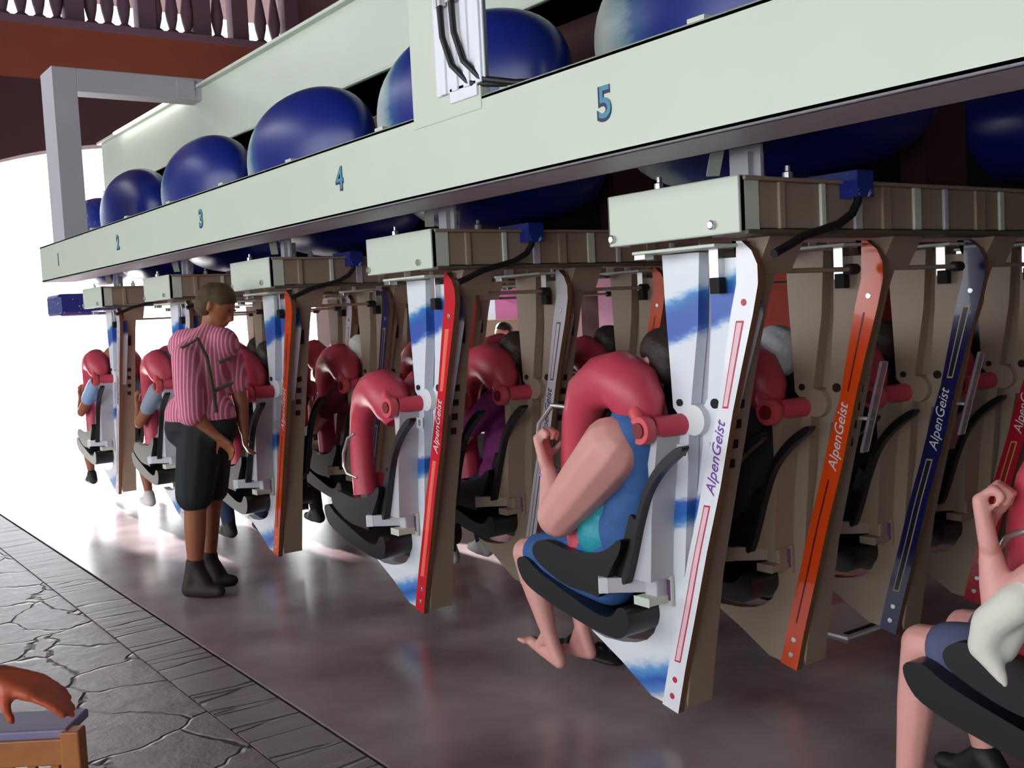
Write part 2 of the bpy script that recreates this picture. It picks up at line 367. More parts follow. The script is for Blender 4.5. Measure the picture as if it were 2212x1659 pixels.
tk = empty('overhead_track', (3.1, 0, 2.855), 'pale box girder of the overhead coaster track behind the blue fairings', 'track')
b = MB(); b.box((0, -6, 0), (.6, 11.3, .505), PAINT); b.box((-.05, -6, .48), (.65, 11.3, .505), PAINT); b.box((-.02, -6, 0), (.62, 11.3, .02), PAINT)
b.build('girder', tk, bevel=.006)
cb = MB(); cb.box((5.3, -3, 2.25), (5.38, 12, 3.2), TAN); cb.box((5.3, -3, 3.16), (5.5, 12, 3.2), TAN)
tag(cb.build('side_panel'), 'tan steel side panel beyond the blue fairings, under the track', 'panel')
streak_o = MB().tube([(3.038, 8.75, 3.34), (3.038, 10.6, 3.34)], .014, mat('lit_streak_glow', (255, 255, 250), .4, emit=4)).build('lit_streak', None, True)  # glowing strip stands in for the brightly lit top edge of the girder
tag(streak_o, 'glowing white strip imitating the lit streak along the top of the track girder', 'highlight')

# ---------------------------------------------------------------- train cars
YR = {k: 2.205 + 1.655 * (k - 2) for k in range(1, 8)}
ROWNUM = {1: 'nearest row at the right edge', 2: 'row of the barefoot rider', 3: 'row with the empty outer seat', 4: 'row the attendant leans over', 5: 'row directly behind the attendant', 6: 'farthest row by the bright exit'}
def link(me, name, parent, loc=None):
    o = bpy.data.objects.new(name, me); COL.objects.link(o); o.parent = parent
    if loc: o.location = Vector(loc) * S
    return o
def copy_tree(o, parent=None):
    c = o.copy(); COL.objects.link(c)
    if parent: c.parent = parent
    for ch in list(o.children): copy_tree(ch, c)
    return c
def make_car():
    c = empty('train_car', (2.44, 0, 0), 'x', 'train car', 'train cars hanging under the track')
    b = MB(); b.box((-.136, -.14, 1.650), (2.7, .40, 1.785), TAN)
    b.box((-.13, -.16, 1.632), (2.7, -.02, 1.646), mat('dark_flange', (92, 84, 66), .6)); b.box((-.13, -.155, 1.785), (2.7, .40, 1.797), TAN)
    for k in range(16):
        x = .03 + k * .17 + random.uniform(-.03, .03); b.box((x, -.15, 1.648), (x + random.uniform(.02, .07), -.138, 1.785), (TAN, PAINT, GREY)[k % 3])  # added ribs; their mixed colours imitate striped greenish reflections on the rear face
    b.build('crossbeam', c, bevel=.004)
    b = MB(); b.box((-.145, -.145, 1.638), (-.120, .418, 1.800), PAINT); b.box((-.145, -.145, 1.638), (-.06, -.135, 1.80), PAINT); b.box((-.145, .405, 1.638), (-.06, .418, 1.80), PAINT)
    b.build('end_cap', c, bevel=.006)
    for (y, z) in ((-.04, 1.668), (.395, 1.662)):
        MB().lathe((-.158, y, z), [(.010, 0), (.014, .003), (.014, .014)], STEEL, 8, 'x').build('bolt', c)
    for (x, y, z) in ((-.10, .22, 1.80), (.02, -.08, 1.80), (.12, -.1, 1.8)):
        MB().lathe((x, y, z), [(.016, -.002), (.016, .02), (.008, .024), (.008, .04)], STEEL, 8).build('bolt', c)
    b = MB(); b.box((.0, -.10, 1.79), (.012, .02, 1.90), GREY); b.box((-.02, -.07, 1.79), (.05, -.06, 1.88), GREY); b.bar((-.01, .08, 1.83), (-.06, -.0, 1.93), .04, .008, PAINT)
    b.build('bracket', c)
    up = MB(); up.ell((.27, .17, 2.41), (.22, .705, .35), NOSE, 40, 26, p=2.15)
    up.build('upper_fairing', c, True)
    lo = MB(); lo.ell((.56, .34, 2.066), (.40, .60, .232), NOSE, 40, 20, p=2.15)
    lo.build('lower_fairing', c, True)
    b = MB(); b.ell((2.05, .17, 2.41), (.22, .705, .35), NOSE, 24, 16); b.ell((1.76, .34, 2.066), (.40, .60, .23), NOSE, 24, 16); b.build('far_fairing', c, True)
    b = MB(); b.tube([(1.10, .02, 1.88), (1.10, .02, 1.80), (1.08, -.17, 1.72)], .02, RUBBER, 8)
    P = [at(x, y, Y=2.02) - np.array([2.44, 2.205, 0]) for x, y in ((1853, 405), (1853, 435), (1840, 462), (1812, 484), (1775, 497), (1735, 510), (1700, 532), (1672, 548))]
    MB().tube([tuple(p) for p in P], .013, RUBBER, 10).build('hose', c, True)
    p0 = P[0]; MB().box((p0[0] - .03, p0[1] - .02, p0[2] - .03), (p0[0] + .05, p0[1] + .2, p0[2] + .05), BLUE).build('hose_socket', c)
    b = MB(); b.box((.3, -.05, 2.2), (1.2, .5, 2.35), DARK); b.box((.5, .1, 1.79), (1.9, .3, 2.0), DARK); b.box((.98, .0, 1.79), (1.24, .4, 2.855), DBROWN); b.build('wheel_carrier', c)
    return c
NOSE_B = NOSE
car0 = make_car()
DIGIT = {1: '6', 2: '5', 3: '4', 4: '3', 5: '2', 6: '1', 7: ''}
for k in range(1, 7):
    o = car0 if k == 1 else copy_tree(car0)
    o.location = Vector((2.44, YR[k], 0)) * S
    o['label'] = 'steel crossbeam with blue fairing on top, ' + ROWNUM[k]
# leading blue fairing beyond the last row
lf = empty('lead_fairing', (2.85, YR[7] + .2, 2.2), 'dark blue fairing of the leading car beyond the farthest row', 'fairing')
MB().ell((0, 0, .1), (.3, .66, .42), BLUE, 32, 20, p=2.3).build('shell', lf, True)
MB().box((-.55, -.55, -.60), (.1, -.1, -.40), BLUE).build('bumper', lf, bevel=.03)
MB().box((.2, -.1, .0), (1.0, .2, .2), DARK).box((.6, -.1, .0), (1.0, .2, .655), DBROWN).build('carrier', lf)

# ---------------------------------------------------------------- seats
skiL = [(.005, 1.625), (.01, 1.497), (.035, 1.412), (.071, 1.255), (.11, 1.088), (.156, .952), (.21, .767), (.257, .623), (.307, .442), (.363, .256), (.409, .084)]
skiR = [(-.016, 1.624), (-.054, 1.593), (-.075, 1.55), (-.075, 1.493), (-.051, 1.402), (.002, 1.236), (.042, 1.105), (.105, .863), (.174, .644), (.233, .435), (.293, .229), (.334, .07)]
def interp(poly, z):
    p = sorted(poly, key=lambda q: q[1])
    for a, c in zip(p, p[1:]):
        if a[1] <= z <= c[1]: t = (z - a[1]) / (c[1] - a[1] + 1e-9); return a[0] + (c[0] - a[0]) * t
    return p[0][0] if z < p[0][1] else p[-1][0]
WOODEDGE = mat('ski_edge_brown', (120, 84, 58), .5)
SKIS = {
 'white': ('white_ski', (232, 232, 238), (190, 40, 70), (238, 196, 206), 'purple', (120, 60, 160)),
 'orange': ('orange_ski', (222, 74, 22), (110, 20, 14), (150, 36, 16), 'white', (225, 225, 230)),
 'navy': ('navy_ski', (28, 30, 78), (178, 160, 110), (28, 26, 60), 'white', (215, 215, 225)),
 'red': ('red_ski', (205, 24, 40), (255, 120, 96), (255, 110, 90), 'white', (240, 235, 240)),
 'crimson': ('crimson_ski', (176, 30, 50), (205, 165, 95), (168, 26, 44), 'white', (225, 215, 225)),
 'pearl': ('pearl_ski', (205, 202, 206), (60, 34, 60), (214, 196, 206), 'dark', (70, 50, 80)),
}
def make_ski(key, parent):
    nm, base, line, fill, tcol, trgb = SKIS[key]
    bmx = mat(nm, base, .25, var=.05, coat=.3); lm = mat(nm + '_line', line, .35); fm = mat(nm + '_fill', fill, .35)
    b = MB(); b.prism(skiL + skiR[::-1], 0, .026, bmx, WOODEDGE)
    def strip(z0, z1, u0, u1, m, x):
        n = 8; L = []; Rr = []
        for i in range(n + 1):
            z = z0 + (z1 - z0) * i / n; l_, r_ = interp(skiL, z), interp(skiR, z)
            L.append((l_ + (r_ - l_) * u0, z)); Rr.append((l_ + (r_ - l_) * u1, z))
        b.prism(L + Rr[::-1], x, x + .002, m)
    for z0, z1 in ((1.115, 1.385), (.25, .80)):
        if key != 'orange':
            strip(z0, z1, .30, .66, lm, -.0010)
            strip(z0 + .006, z1 - .006, .36, .60, fm, -.0018)
        else: strip(z0, z1, .42, .50, lm, -.001)
    for z in (1.44, .125, .185):
        y = (interp(skiL, z) + interp(skiR, z)) / 2
        b.lathe((-.002, y, z), [(.011, 0), (.011, .004)], STEEL if key != 'white' else lm, 10, 'x')
    o = b.build('ski', parent, bevel=.0015)
    z = .955; y = (interp(skiL, z) + interp(skiR, z)) / 2
    put_text('lettering', text_mesh('AlpenGeist', .054, mat('letter_' + tcol, trgb, .4), .0006, shear=.25), o, (-.0015, y + .002, z), (0, -.245, 1), (0, 1, .245))
    return o
def make_seat(outer, skikey, high, tagtext=None):
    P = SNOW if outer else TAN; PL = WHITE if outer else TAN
    s = empty('coaster_seat', (0, 0, 0), 'x', 'seat', 'coaster seats hanging in rows')
    make_ski(skikey, s)
    # rear post with slots
    b = MB()
    front = [(y - .004, z) for y, z in skiL if z > .1]; rear = [(-.036, 1.615), (-.030, 1.55), (.008, 1.45), (.06, 1.27), (.128, .99), (.165, .85), (.24, .55), (.30, .20), (.318, .085)]
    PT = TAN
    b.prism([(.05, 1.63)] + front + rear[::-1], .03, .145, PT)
    b.prism([(-.03, 1.52), (-.075, 1.60), (-.10, 1.645), (.0, 1.645)], .04, .20, PT)
    b.build('post', s, bevel=.004)
    for z, h in ((1.36, .04), (1.12, .014), (1.055, .014), (.99, .014), (.925, .014)):
        y = interp(rear, z); y2 = interp(rear, z + h)
        MB().bar((.095, y - .001 , z - h), (.095, y2 - .001, z + h), .026, .006, DARK, up=(0, 1, 0)).build('slot', s)
    # side plates and web
    b = MB()
    b.prism([(.329, 1.605), (.163, 1.603), (.179, 1.378), (.217, 1.157), (.225, 1.104), (.269, 1.072), (.305, 1.108), (.314, 1.29), (.324, 1.457)], .004, .05, P)
    b.prism([(.14, 1.58), (-.02, 1.577), (-.03, 1.4), (.08, 1.1), (.12, 1.0), (.20, 1.0), (.193, 1.11), (.172, 1.142), (.146, 1.377)], .028, .07, P)
    b.build('side_plate', s, bevel=.003)
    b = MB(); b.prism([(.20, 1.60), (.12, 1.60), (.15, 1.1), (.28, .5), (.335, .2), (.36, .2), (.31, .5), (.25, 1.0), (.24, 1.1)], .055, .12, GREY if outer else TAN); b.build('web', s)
    b = MB(); b.prism([(.303, 1.039), (.235, 1.044), (.278, .581), (.30, .40), (.36, .12), (.40, .089), (.466, .096), (.616, .183), (.764, .255), (.777, .263), (.70, .250), (.60, .256), (.53, .27), (.478, .291), (.441, .323), (.42, .368), (.406, .46), (.367, .542), (.345, .6)], .004, .05, P)
    b.prism([(.17, 1.0), (.20, 1.0), (.31, .45), (.28, .45)], .03, .07, P)
    b.build('leg_bracket', s, bevel=.003)
    b = MB(); b.lathe((.002, .215, 1.07), [(.05, 0), (.052, .02), (.052, .06)], PL, 20, 'x'); b.lathe((-.004, .27, 1.125), [(.012, 0), (.012, .006)], DARK, 10, 'x'); b.lathe((.022, .14, 1.125), [(.016, 0), (.016, .008)], DARK, 12, 'x')
    b.build('pivot_plate', s, True)
    b = MB(); b.box((-.1, .0, 1.608), (.1, .36, 1.618), PAINT); b.box((-.1, .30, 1.59), (-.06, .35, 1.608), STEEL); b.box((0, .08, 1.50), (.03, .12, 1.61), STEEL); b.box((-.01, .07, 1.47), (.02, .11, 1.52), DARK); b.build('hanger_plate', s, bevel=.002)
    MB().tube([(.20, -.02, 1.53), (.56, -.02, 1.53)], .008, TAN, 8).tube([(.50, -.02, 1.53), (.545, -.02, 1.53)], .018, DARK, 10).build('tie_rod', s, True)
    # support column behind the shell
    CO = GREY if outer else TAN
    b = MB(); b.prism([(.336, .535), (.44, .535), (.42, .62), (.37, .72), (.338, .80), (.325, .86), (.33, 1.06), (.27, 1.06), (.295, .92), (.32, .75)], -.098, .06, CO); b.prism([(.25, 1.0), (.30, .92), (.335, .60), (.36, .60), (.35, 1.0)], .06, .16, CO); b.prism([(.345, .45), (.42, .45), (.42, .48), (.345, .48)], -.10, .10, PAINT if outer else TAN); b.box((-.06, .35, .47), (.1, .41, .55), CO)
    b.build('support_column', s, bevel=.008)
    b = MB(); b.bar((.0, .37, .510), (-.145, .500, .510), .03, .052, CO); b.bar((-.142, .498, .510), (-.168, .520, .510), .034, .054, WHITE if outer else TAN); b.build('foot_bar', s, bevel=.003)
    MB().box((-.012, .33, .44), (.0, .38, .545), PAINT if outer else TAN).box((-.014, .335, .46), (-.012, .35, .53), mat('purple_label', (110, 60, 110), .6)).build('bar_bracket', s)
    if tagtext:
        t = MB().box((-.008, .235, .94), (-.004, .30, .99), WHITE).build('tag_plate', s)
        put_text('lettering', text_mesh(tagtext, .04, DARK, .0004), t, (-.0085, .262, .965), (0, -1, 0), (0, 0, 1))
    # black shell
    b = MB(); rim = [(.146, 1.013), (.243, .95), (.32, .86), (.368, .737), (.395, .669), (.42, .60), (.45, .53), (.43, .51), (.398, .59), (.375, .66), (.350, .735), (.305, .842), (.23, .925), (.13, .992)]
    b.prism(soft(rim), -.13, -.098, BLACKP); b.prism(soft(rim), .238, .27, BLACKP)
    b.prism([(.30, .90), (.345, .82), (.38, .72), (.44, .56), (.48, .50), (.50, .53), (.46, .62), (.42, .74), (.40, .86), (.385, .98), (.39, 1.1), (.41, 1.2), (.37, 1.31), (.31, 1.34), (.32, 1.1), (.335, .98)], .055, .20, BLACKP)
    b.prism([(.43, .60), (.46, .53), (.49, .53), (.46, .62), (.40, .76), (.37, .74)], -.12, .26, BLACKP)
    b.build('backrest', s, bevel=.008)
    b = MB(); b.prism(soft([(1.03, .518), (1.024, .471), (.978, .418), (.787, .368), (.583, .332), (.47, .325), (.425, .345), (.405, .39), (.415, .44), (.46, .44), (.48, .41), (.51, .392), (.576, .392), (.735, .436), (.913, .49), (.97, .53)]), -.14, .28, BLACKP)
    b.prism([(.44, .30), (.60, .29), (.60, .42), (.44, .50)], .07, .26, BLACKP); b.build('seat_pan', s, bevel=.026)
    for x0, x1 in ((-.155, -.125), (.265, .295)):
        MB().prism(soft([(.91, .575), (.88, .605), (.824, .616), (.704, .599), (.624, .598), (.497, .623), (.41, .69), (.415, .64), (.47, .57), (.51, .50), (.54, .455), (.566, .465), (.721, .467), (.838, .508), (.90, .54)]), x0, x1, BLACKP).build('side_bolster', s, bevel=.012)
    # harness
    dz = .09 if high else 0; dy = .012 if high else 0
    h = MB()
    for x in (-.06, .20):
        path = [(x, .715, .60), (x, .735, .74), (x, .728 + dy, .90), (x, .70 + dy, .99 + dz * .7), (x, .645 + dy, 1.06 + dz), (x, .57, 1.10 + dz), (x, .49, 1.11 + dz), (x, .43, 1.08 + dz), (x, .39, 1.02 + dz), (x, .365, .97 + dz)]
        h.tube(path, [.062, .058, .058, .064, .080, .094, .102, .102, .088, .055], PINK, 16)
    h.tube([(-.06, .73, .66), (.07, .76, .63), (.20, .73, .66)], .05, PINK, 12)
    caps = h.build('harness', s, True)
    for x, sgn in ((-.06, -1), (.20, 1)):
        b = MB(); hx = x + sgn * .045
        b.tube([(x, .44, 1.10 + dz * .5), (hx, .39, 1.10 + dz * .3), (hx + sgn * .02, .33, 1.06), (hx + sgn * .02, .29, 1.03)], [(.03, .04), (.022, .035), (.022, .032), (.02, .02)], PINKL, 12)
        b.lathe((hx + sgn * .02, .315, 1.045), [(.045, -.02), (.048, -.014), (.048, .014), (.045, .02)], PINKL, 20, 'x')
        b.lathe((hx + sgn * .034, .315, 1.045), [(.026, -.012), (.026, .010)], mat('deep_red_bore', (120, 24, 34), .5), 16, 'x')
        if sgn < 0: b.tube([(-.09, .30, 1.05), (.03, .262, 1.055)], .036, PINK, 16)
        b.build('pivot_arm', s, True)
    for sgn, x in ((-1, -.06), (1, .20)):
        q = x + sgn * .05
        if high == 2: MB().tube([(q, .69, 1.10), (q + sgn * .01, .79, 1.105), (q + sgn * .014, .87, 1.035), (q + sgn * .014, .885, .95), (q + sgn * .01, .86, .88), (q, .74, .85)], .0085, mat('chrome_handle', (190, 186, 186), .2, metal=.7), 8).build('grab_handle', s, True)
        else: MB().tube([(q, .70, .90 + dz), (q + sgn * .012, .755, .875 + dz), (q + sgn * .014, .805, .80 + dz), (q + sgn * .014, .812, .735 + dz), (q + sgn * .01, .785, .70 + dz), (q, .70, .685 + dz)], .0085, mat('chrome_handle', (190, 186, 186), .2, metal=.7), 8).build('grab_handle', s, True)
    return s
PROTO = {}
def seat(k, j, ski, label, high=True, tagt=None):
    key = (j == 0, ski, high, tagt)
    if key not in PROTO: o = PROTO[key] = make_seat(j == 0, ski, high, tagt)
    else: o = copy_tree(PROTO[key])
    o.location = Vector((2.44 + .61 * j, YR[k], 0)) * S
    o['label'] = label
    return o
ORD = ['outermost seat', 'second seat inwards', 'third seat inwards', 'innermost seat']
DESC = {'white': 'white ski with red stripes', 'orange': 'orange ski', 'navy': 'navy blue ski', 'red': 'bright red ski', 'crimson': 'crimson ski', 'pearl': 'pearl white ski'}
layout = {1: ['orange'], 2: ['white', 'orange', 'navy', 'crimson'], 3: ['red', 'pearl', 'orange', 'navy'], 4: ['orange', 'navy', 'crimson', 'white'], 5: ['pearl', 'crimson', 'pearl', 'orange'], 6: ['pearl', 'navy', 'pearl']}
for k, L in layout.items():
    for j, sk in enumerate(L):
        nm = '%s with a %s, %s' % (ORD[j], DESC[sk], ROWNUM[k])
        if (k, j) == (3, 0): nm = 'empty outermost seat with a bright red ski and pink harness, middle row'
        seat(k, j, sk, nm, high=0 if (k, j) in ((3, 0), (1, 0)) else 2 if (k, j) == (2, 0) else 1, tagt={(2, 0): 'C3', (3, 0): '8'}.get((k, j)))

# ---------------------------------------------------------------- people
def V(*a): return Vector(a)
def hand_caps(wr, el, curl_dir, side=1, r=.0085, n_bend=1.1, k=1.0):
    """palm and five fingers continuing from elbow el through wrist wr; fingers bend towards curl_dir"""
    wr = Vector(wr); f = (wr - Vector(el)).normalized(); c = Vector(curl_dir); c = (c - f * c.dot(f)).normalized(); lat = f.cross(c) * side
    out = []
    pc = wr + f * .045
    for q in (-.028, -.010, .010, .028): out.append((wr + lat * q * .6 * k, .017 * k, wr + f * .078 * k + lat * q * k, .0135 * k))
    L = (.034, .040, .037, .028); r = r * k
    for i, q in enumerate((.030, .010, -.010, -.030)):
        p = wr + (f * .082 + lat * q) * k; ang = 0
        for seg, ln in enumerate((L[i], L[i] * .7, L[i] * .55)):
            ang += n_bend * (.75 if seg == 0 else 1.0) + i * .03; d = f * math.cos(ang) + c * math.sin(ang)
            p2 = p + d * ln * k; out.append((p, r - seg * .0006, p2, r - (seg + 1) * .0008)); p = p2
    tb = wr + (f * .028 + lat * .030) * k; d1 = (f * .55 + lat * .7 + c * .45).normalized(); p2 = tb + d1 * .038 * k; d2 = (f * .6 + lat * .1 + c * .8).normalized()
    out += [(tb - lat * .012 * k, .014 * k, p2, .0105 * k), (p2, .0105 * k, p2 + d2 * .03 * k, .0085 * k)]
    return out
def head_caps(c, f, u, s=1.0):
    c = Vector(c); f = Vector(f).normalized(); u = Vector(u); u = (u - f * u.dot(f)).normalized(); r = f.cross(u)
    P = lambda a, b_, d: c + (f * a + r * b_ + u * d) * s
    o = [(P(-.015, 0, .025), .083 * s, P(.01, 0, .02), .080 * s), (P(.015, 0, -.01), .070 * s, P(.04, 0, -.065), .042 * s), (P(.01, 0, -.05), .055 * s, P(.045, 0, -.078), .028 * s),
         (P(.085, 0, .018), .010 * s, P(.100, 0, -.018), .014 * s), (P(.074, 0, -.045), .018 * s, P(.076, 0, -.052), .018 * s), (P(.062, .02, .036), .022 * s, P(.062, -.02, .036), .022 * s),
         (P(-.005, .082, -.01), .012 * s, P(-.005, .084, .02), .016 * s), (P(-.005, -.082, -.01), .012 * s, P(-.005, -.084, .02), .016 * s)]
    return o, P
def hair_caps(P, s, style):
    o = [(P(-.03, 0, .035), .088 * s, P(-.005, 0, .052), .082 * s), (P(-.045, .03, 0), .062 * s, P(-.045, -.03, 0), .062 * s)]
    if style == 'long': o += [(P(-.06, .04, -.02), .05 * s, P(-.075, .05, -.14), .035 * s), (P(-.06, -.04, -.02), .05 * s, P(-.075, -.05, -.14), .035 * s), (P(-.07, 0, -.02), .055 * s, P(-.085, 0, -.15), .04 * s)]
    return o
def foot_caps(ank, toe, heel, r=.03):
    ank, toe, heel = Vector(ank), Vector(toe), Vector(heel)
    return [(ank, r * 1.15, heel, r), (heel, r, toe * .55 + heel * .45, r * .95), (ank, r * 1.05, toe * .5 + heel * .5 + (ank - heel) * .25, r), (toe * .5 + heel * .5, r, toe, r * .75)]
def cloth(rgb, name, stripes=False): return mat(name, rgb, .85, var=.15, scale=18, bump=.15)

def rider(k, j, label, shirt, pants, shoes, hair='dark', skin=SKIN, w=1.0, sleeves='short', plen='long', near=True, voxel=.013, lean=0, custom=None, style='short', grip=True):
    root = empty('person', (2.44 + .61 * j, YR[k], 0), label, 'person', None)
    C = .07; J = dict(pel=V(C, .56, .58), bel=V(C, .585, .70), chest=V(C, .53, .88), neck=V(C, .45, 1.06), head=V(C, .44, 1.215))
    if custom: J.update(custom.get('J', {}))
    body = [(J['pel'] + V(-.08, 0, 0), .085 * w, J['pel'] + V(.08, 0, 0), .085 * w), (J['pel'], .10 * w, J['bel'], .105 * w), (J['bel'], .105 * w, J['chest'], .11 * w),
            (J['chest'] + V(-.09, -.02, .05), .07 * w, J['chest'] + V(.09, -.02, .05), .07 * w), (J['chest'], .10 * w, J['neck'], .05), (J['neck'], .045, J['head'] + V(0, 0, -.05), .043)]
    sh, pa, so = [], [], []
    hc, P = head_caps(J['head'], V(0, 1, -.08), V(0, .08, 1)); body += hc
    arms = {}
    for sd in (-1, 1):
        s0 = V(C + sd * .165 * min(w, 1.15), .44, 1.005); e0 = V(C + sd * .23, .70, .76); w0 = V(C + sd * .20, .79, .90 if grip else .62)
        if custom and ('arm%d' % sd) in custom: s0, e0, w0 = custom['arm%d' % sd]
        arms[sd] = (s0, e0, w0); aw = (custom or {}).get('aw', 1.0)
        body += [(J['neck'] + V(0, 0, -.03), .045, s0, .05 * w), (s0, .052 * aw, s0 * .5 + e0 * .5, .046 * aw), (s0 * .5 + e0 * .5, .046 * aw, e0, .036 * aw), (e0, .036 * aw, e0 * .6 + w0 * .4, .034 * aw ** .6), (e0 * .6 + w0 * .4, .034 * aw ** .6, w0, .023)]
        body += hand_caps(w0, e0, V(-sd * .5, -.9, .1), side=-sd, n_bend=1.3, k=(custom or {}).get('hs', 1.0))
        hip = J['pel'] + V(sd * .085, .02, -.015); kn = V(C + sd * .125, 1.06, .525); an = V(C + sd * .11, 1.0, .19); he = V(C + sd * .11, .955, .135); to = V(C + sd * .12, 1.13, .13)
        if custom and ('leg%d' % sd) in custom: kn, an, he, to = custom['leg%d' % sd]
        lw = (custom or {}).get('lw', 1.0)
        body += [(hip, .078 * lw, kn, .052 * lw), (kn, .052 * lw, kn * .65 + an * .35, .050 * lw), (kn * .65 + an * .35, .050 * lw, an, .030)] + foot_caps(an, to, he, .026)
        if (custom or {}).get('toes') :
            f = (to - he).normalized(); lat = V(1, 0, 0)
            for q in range(5): body.append((to + lat * (q - 2) * .014, .010, to + f * (.03 - abs(q - 1) * .004) + lat * (q - 2) * .017, .008 if q else .011))
        sh += [(J['neck'] + V(0, -.0, -.045), .055, s0, .062 * w)]
        if sleeves == 'short': sh += [(s0, .064 * aw, s0 * .5 + e0 * .5, .058 * aw)]
        if sleeves == 'long': sh += [(s0, .064 * aw, e0, .05 * aw), (e0, .05 * aw, w0, .034)]
        g = .012
        if plen == 'long': pa += [(hip, .078 * lw + g, kn, .052 * lw + g), (kn, .052 * lw + g, an, .045)]
        elif plen == 'knee': pa += [(hip, .082 * lw + g, hip * .18 + kn * .82, .060 * lw + g)]
        else: pa += [(hip, .082 * lw + g, hip * .45 + kn * .55, .068 * lw + g)]
        if shoes: so += [foot_caps(an, to, he, .037)]
    blob('body', body, root, skin, voxel if not custom else custom.get('voxel', voxel), 2)
    if not (custom and custom.get('noshirt')):
        sh += [(J['pel'] + V(-.07, 0, .05), .098 * w, J['pel'] + V(.07, 0, .05), .098 * w), (J['pel'] + V(0, 0, .04), .115 * w, J['bel'], .12 * w), (J['bel'], .12 * w, J['chest'], .122 * w), (J['chest'] + V(-.09, -.02, .05), .082 * w, J['chest'] + V(.09, -.02, .05), .082 * w), (J['chest'], .11 * w, J['neck'] + V(0, 0, -.05), .07)]
        blob('shirt', sh, root, shirt, .014, 2)
    pa += [(J['pel'] + V(-.08, 0, -.02), .10 * w, J['pel'] + V(.08, 0, -.02), .10 * w)]
    blob('shorts' if plen != 'long' else 'trousers', pa, root, pants, .014, 2)
    for f_ in so: blob('shoe', f_, root, shoes, .010, 2)
    hm = {'dark': HAIRD, 'grey': HAIRG}.get(hair)
    if hm: blob('hair', hair_caps(P, 1.03, style), root, hm, .010, 1)
    for sd in (-1, 1): MB().ell(P(.078, sd * .03, .022), (.009, .009, .006), EYE, 8, 6).build('eye', root, True)
    return root, P, J, arms

DENIM = mat('blue_denim', (52, 92, 150), .8, var=.18, scale=30, bump=.25)
DARKJ = mat('dark_jeans', (30, 44, 74), .85, var=.2, scale=25)
BLK = mat('black_cloth', (22, 20, 26), .85, var=.2); PURP = mat('purple_cloth', (128, 40, 110), .8, var=.15); CHAR = mat('charcoal_cloth', (48, 44, 52), .85, var=.15)
LBLUE = mat('light_blue_cloth', (140, 172, 210), .85, var=.12); GREYC = mat('grey_cloth', (140, 150, 166), .85, var=.12); WCLOTH = mat('cream_cloth', (224, 222, 210), .8, var=.04)
TEALC = mat('teal_sequin', (30, 150, 165), .5, var=.5, scale=120); WSHOE = mat('white_shoe', (215, 212, 208), .6, var=.1); BSHOE = mat('black_shoe', (26, 24, 26), .6, var=.2); BROWNC = mat('maroon_cloth', (110, 30, 50), .85, var=.15)

# heavy barefoot rider, near seat
cu = dict(J=dict(pel=V(.06, .56, .60), bel=V(.06, .62, .72), chest=V(.07, .52, .90), neck=V(.07, .43, 1.08), head=V(.09, .43, 1.235)),
          hs=1.2, aw=2.15, lw=1.12, voxel=.008, toes=True, noshirt=True,
          **{'arm-1': (V(-.135, .455, .975), V(-.165, .725, .72), V(-.150, .800, .895)), 'arm1': (V(.24, .44, 1.00), V(.30, .70, .74), V(.25, .79, .90)),
             'leg-1': (V(-.055, 1.075, .515), V(-.06, .955, .225), V(-.06, .895, .125), V(-.055, 1.085, .165)), 'leg1': (V(.16, 1.06, .52), V(.05, .89, .24), V(.06, .86, .14), V(.05, 1.0, .13))})
r2, P, J, A = rider(2, 0, 'heavy-set person in teal tank top and blue denim overalls, barefoot in the outermost seat', None, DENIM, None, 'dark', SKIN, 1.28, 'none', 'knee', custom=cu)
C = .06
blob('tank_top', [(V(C - .09, .60, .66), .125, V(C + .09, .60, .66), .125), (V(C - .06, .60, .78), .140, V(C + .06, .60, .78), .140), (V(C - .05, .53, .90), .135, V(C + .05, .53, .90), .135), (V(C - .10, .45, .97), .065, V(C - .10, .42, 1.08), .045), (V(C + .10, .45, .97), .065, V(C + .10, .42, 1.08), .045)], r2, TEALC, .012, 2)
blob('overalls', [(V(C - .075, .56, .58), .120, V(C + .08, .56, .58), .125), (V(-.055, .40, .92), .080, V(-.095, .375, 1.03), .075), (V(-.095, .375, 1.03), .072, V(-.10, .43, 1.075), .05), (V(C - .08, .51, .68), .125, V(C + .09, .53, .70), .13), (V(C - .10, .47, .76), .105, V(C + .08, .47, .80), .12), (V(C - .10, .42, .88), .088, V(C + .08, .42, .90), .10),
                  (V(C - .105, .40, .96), .072, V(C - .11, .39, 1.06), .050), (V(C - .11, .39, 1.06), .05, V(C - .12, .46, 1.09), .040), (V(C + .10, .42, .96), .07, V(C + .10, .40, 1.07), .05),
                  (V(-.035, .60, .485), .092, V(-.045, .96, .495), .078), (V(.16, .60, .50), .09, V(.16, .96, .50), .075)], r2, DENIM, .012, 12)
MB().tube([V(-.150 + .032 * math.cos(a), .790 + .032 * math.sin(a), .868 + .008 * math.cos(a)) for a in [i * math.pi / 8 for i in range(17)]], .0045, mat('blue_wristband', (110, 130, 215), .4), 8).build('wristband', r2, True)

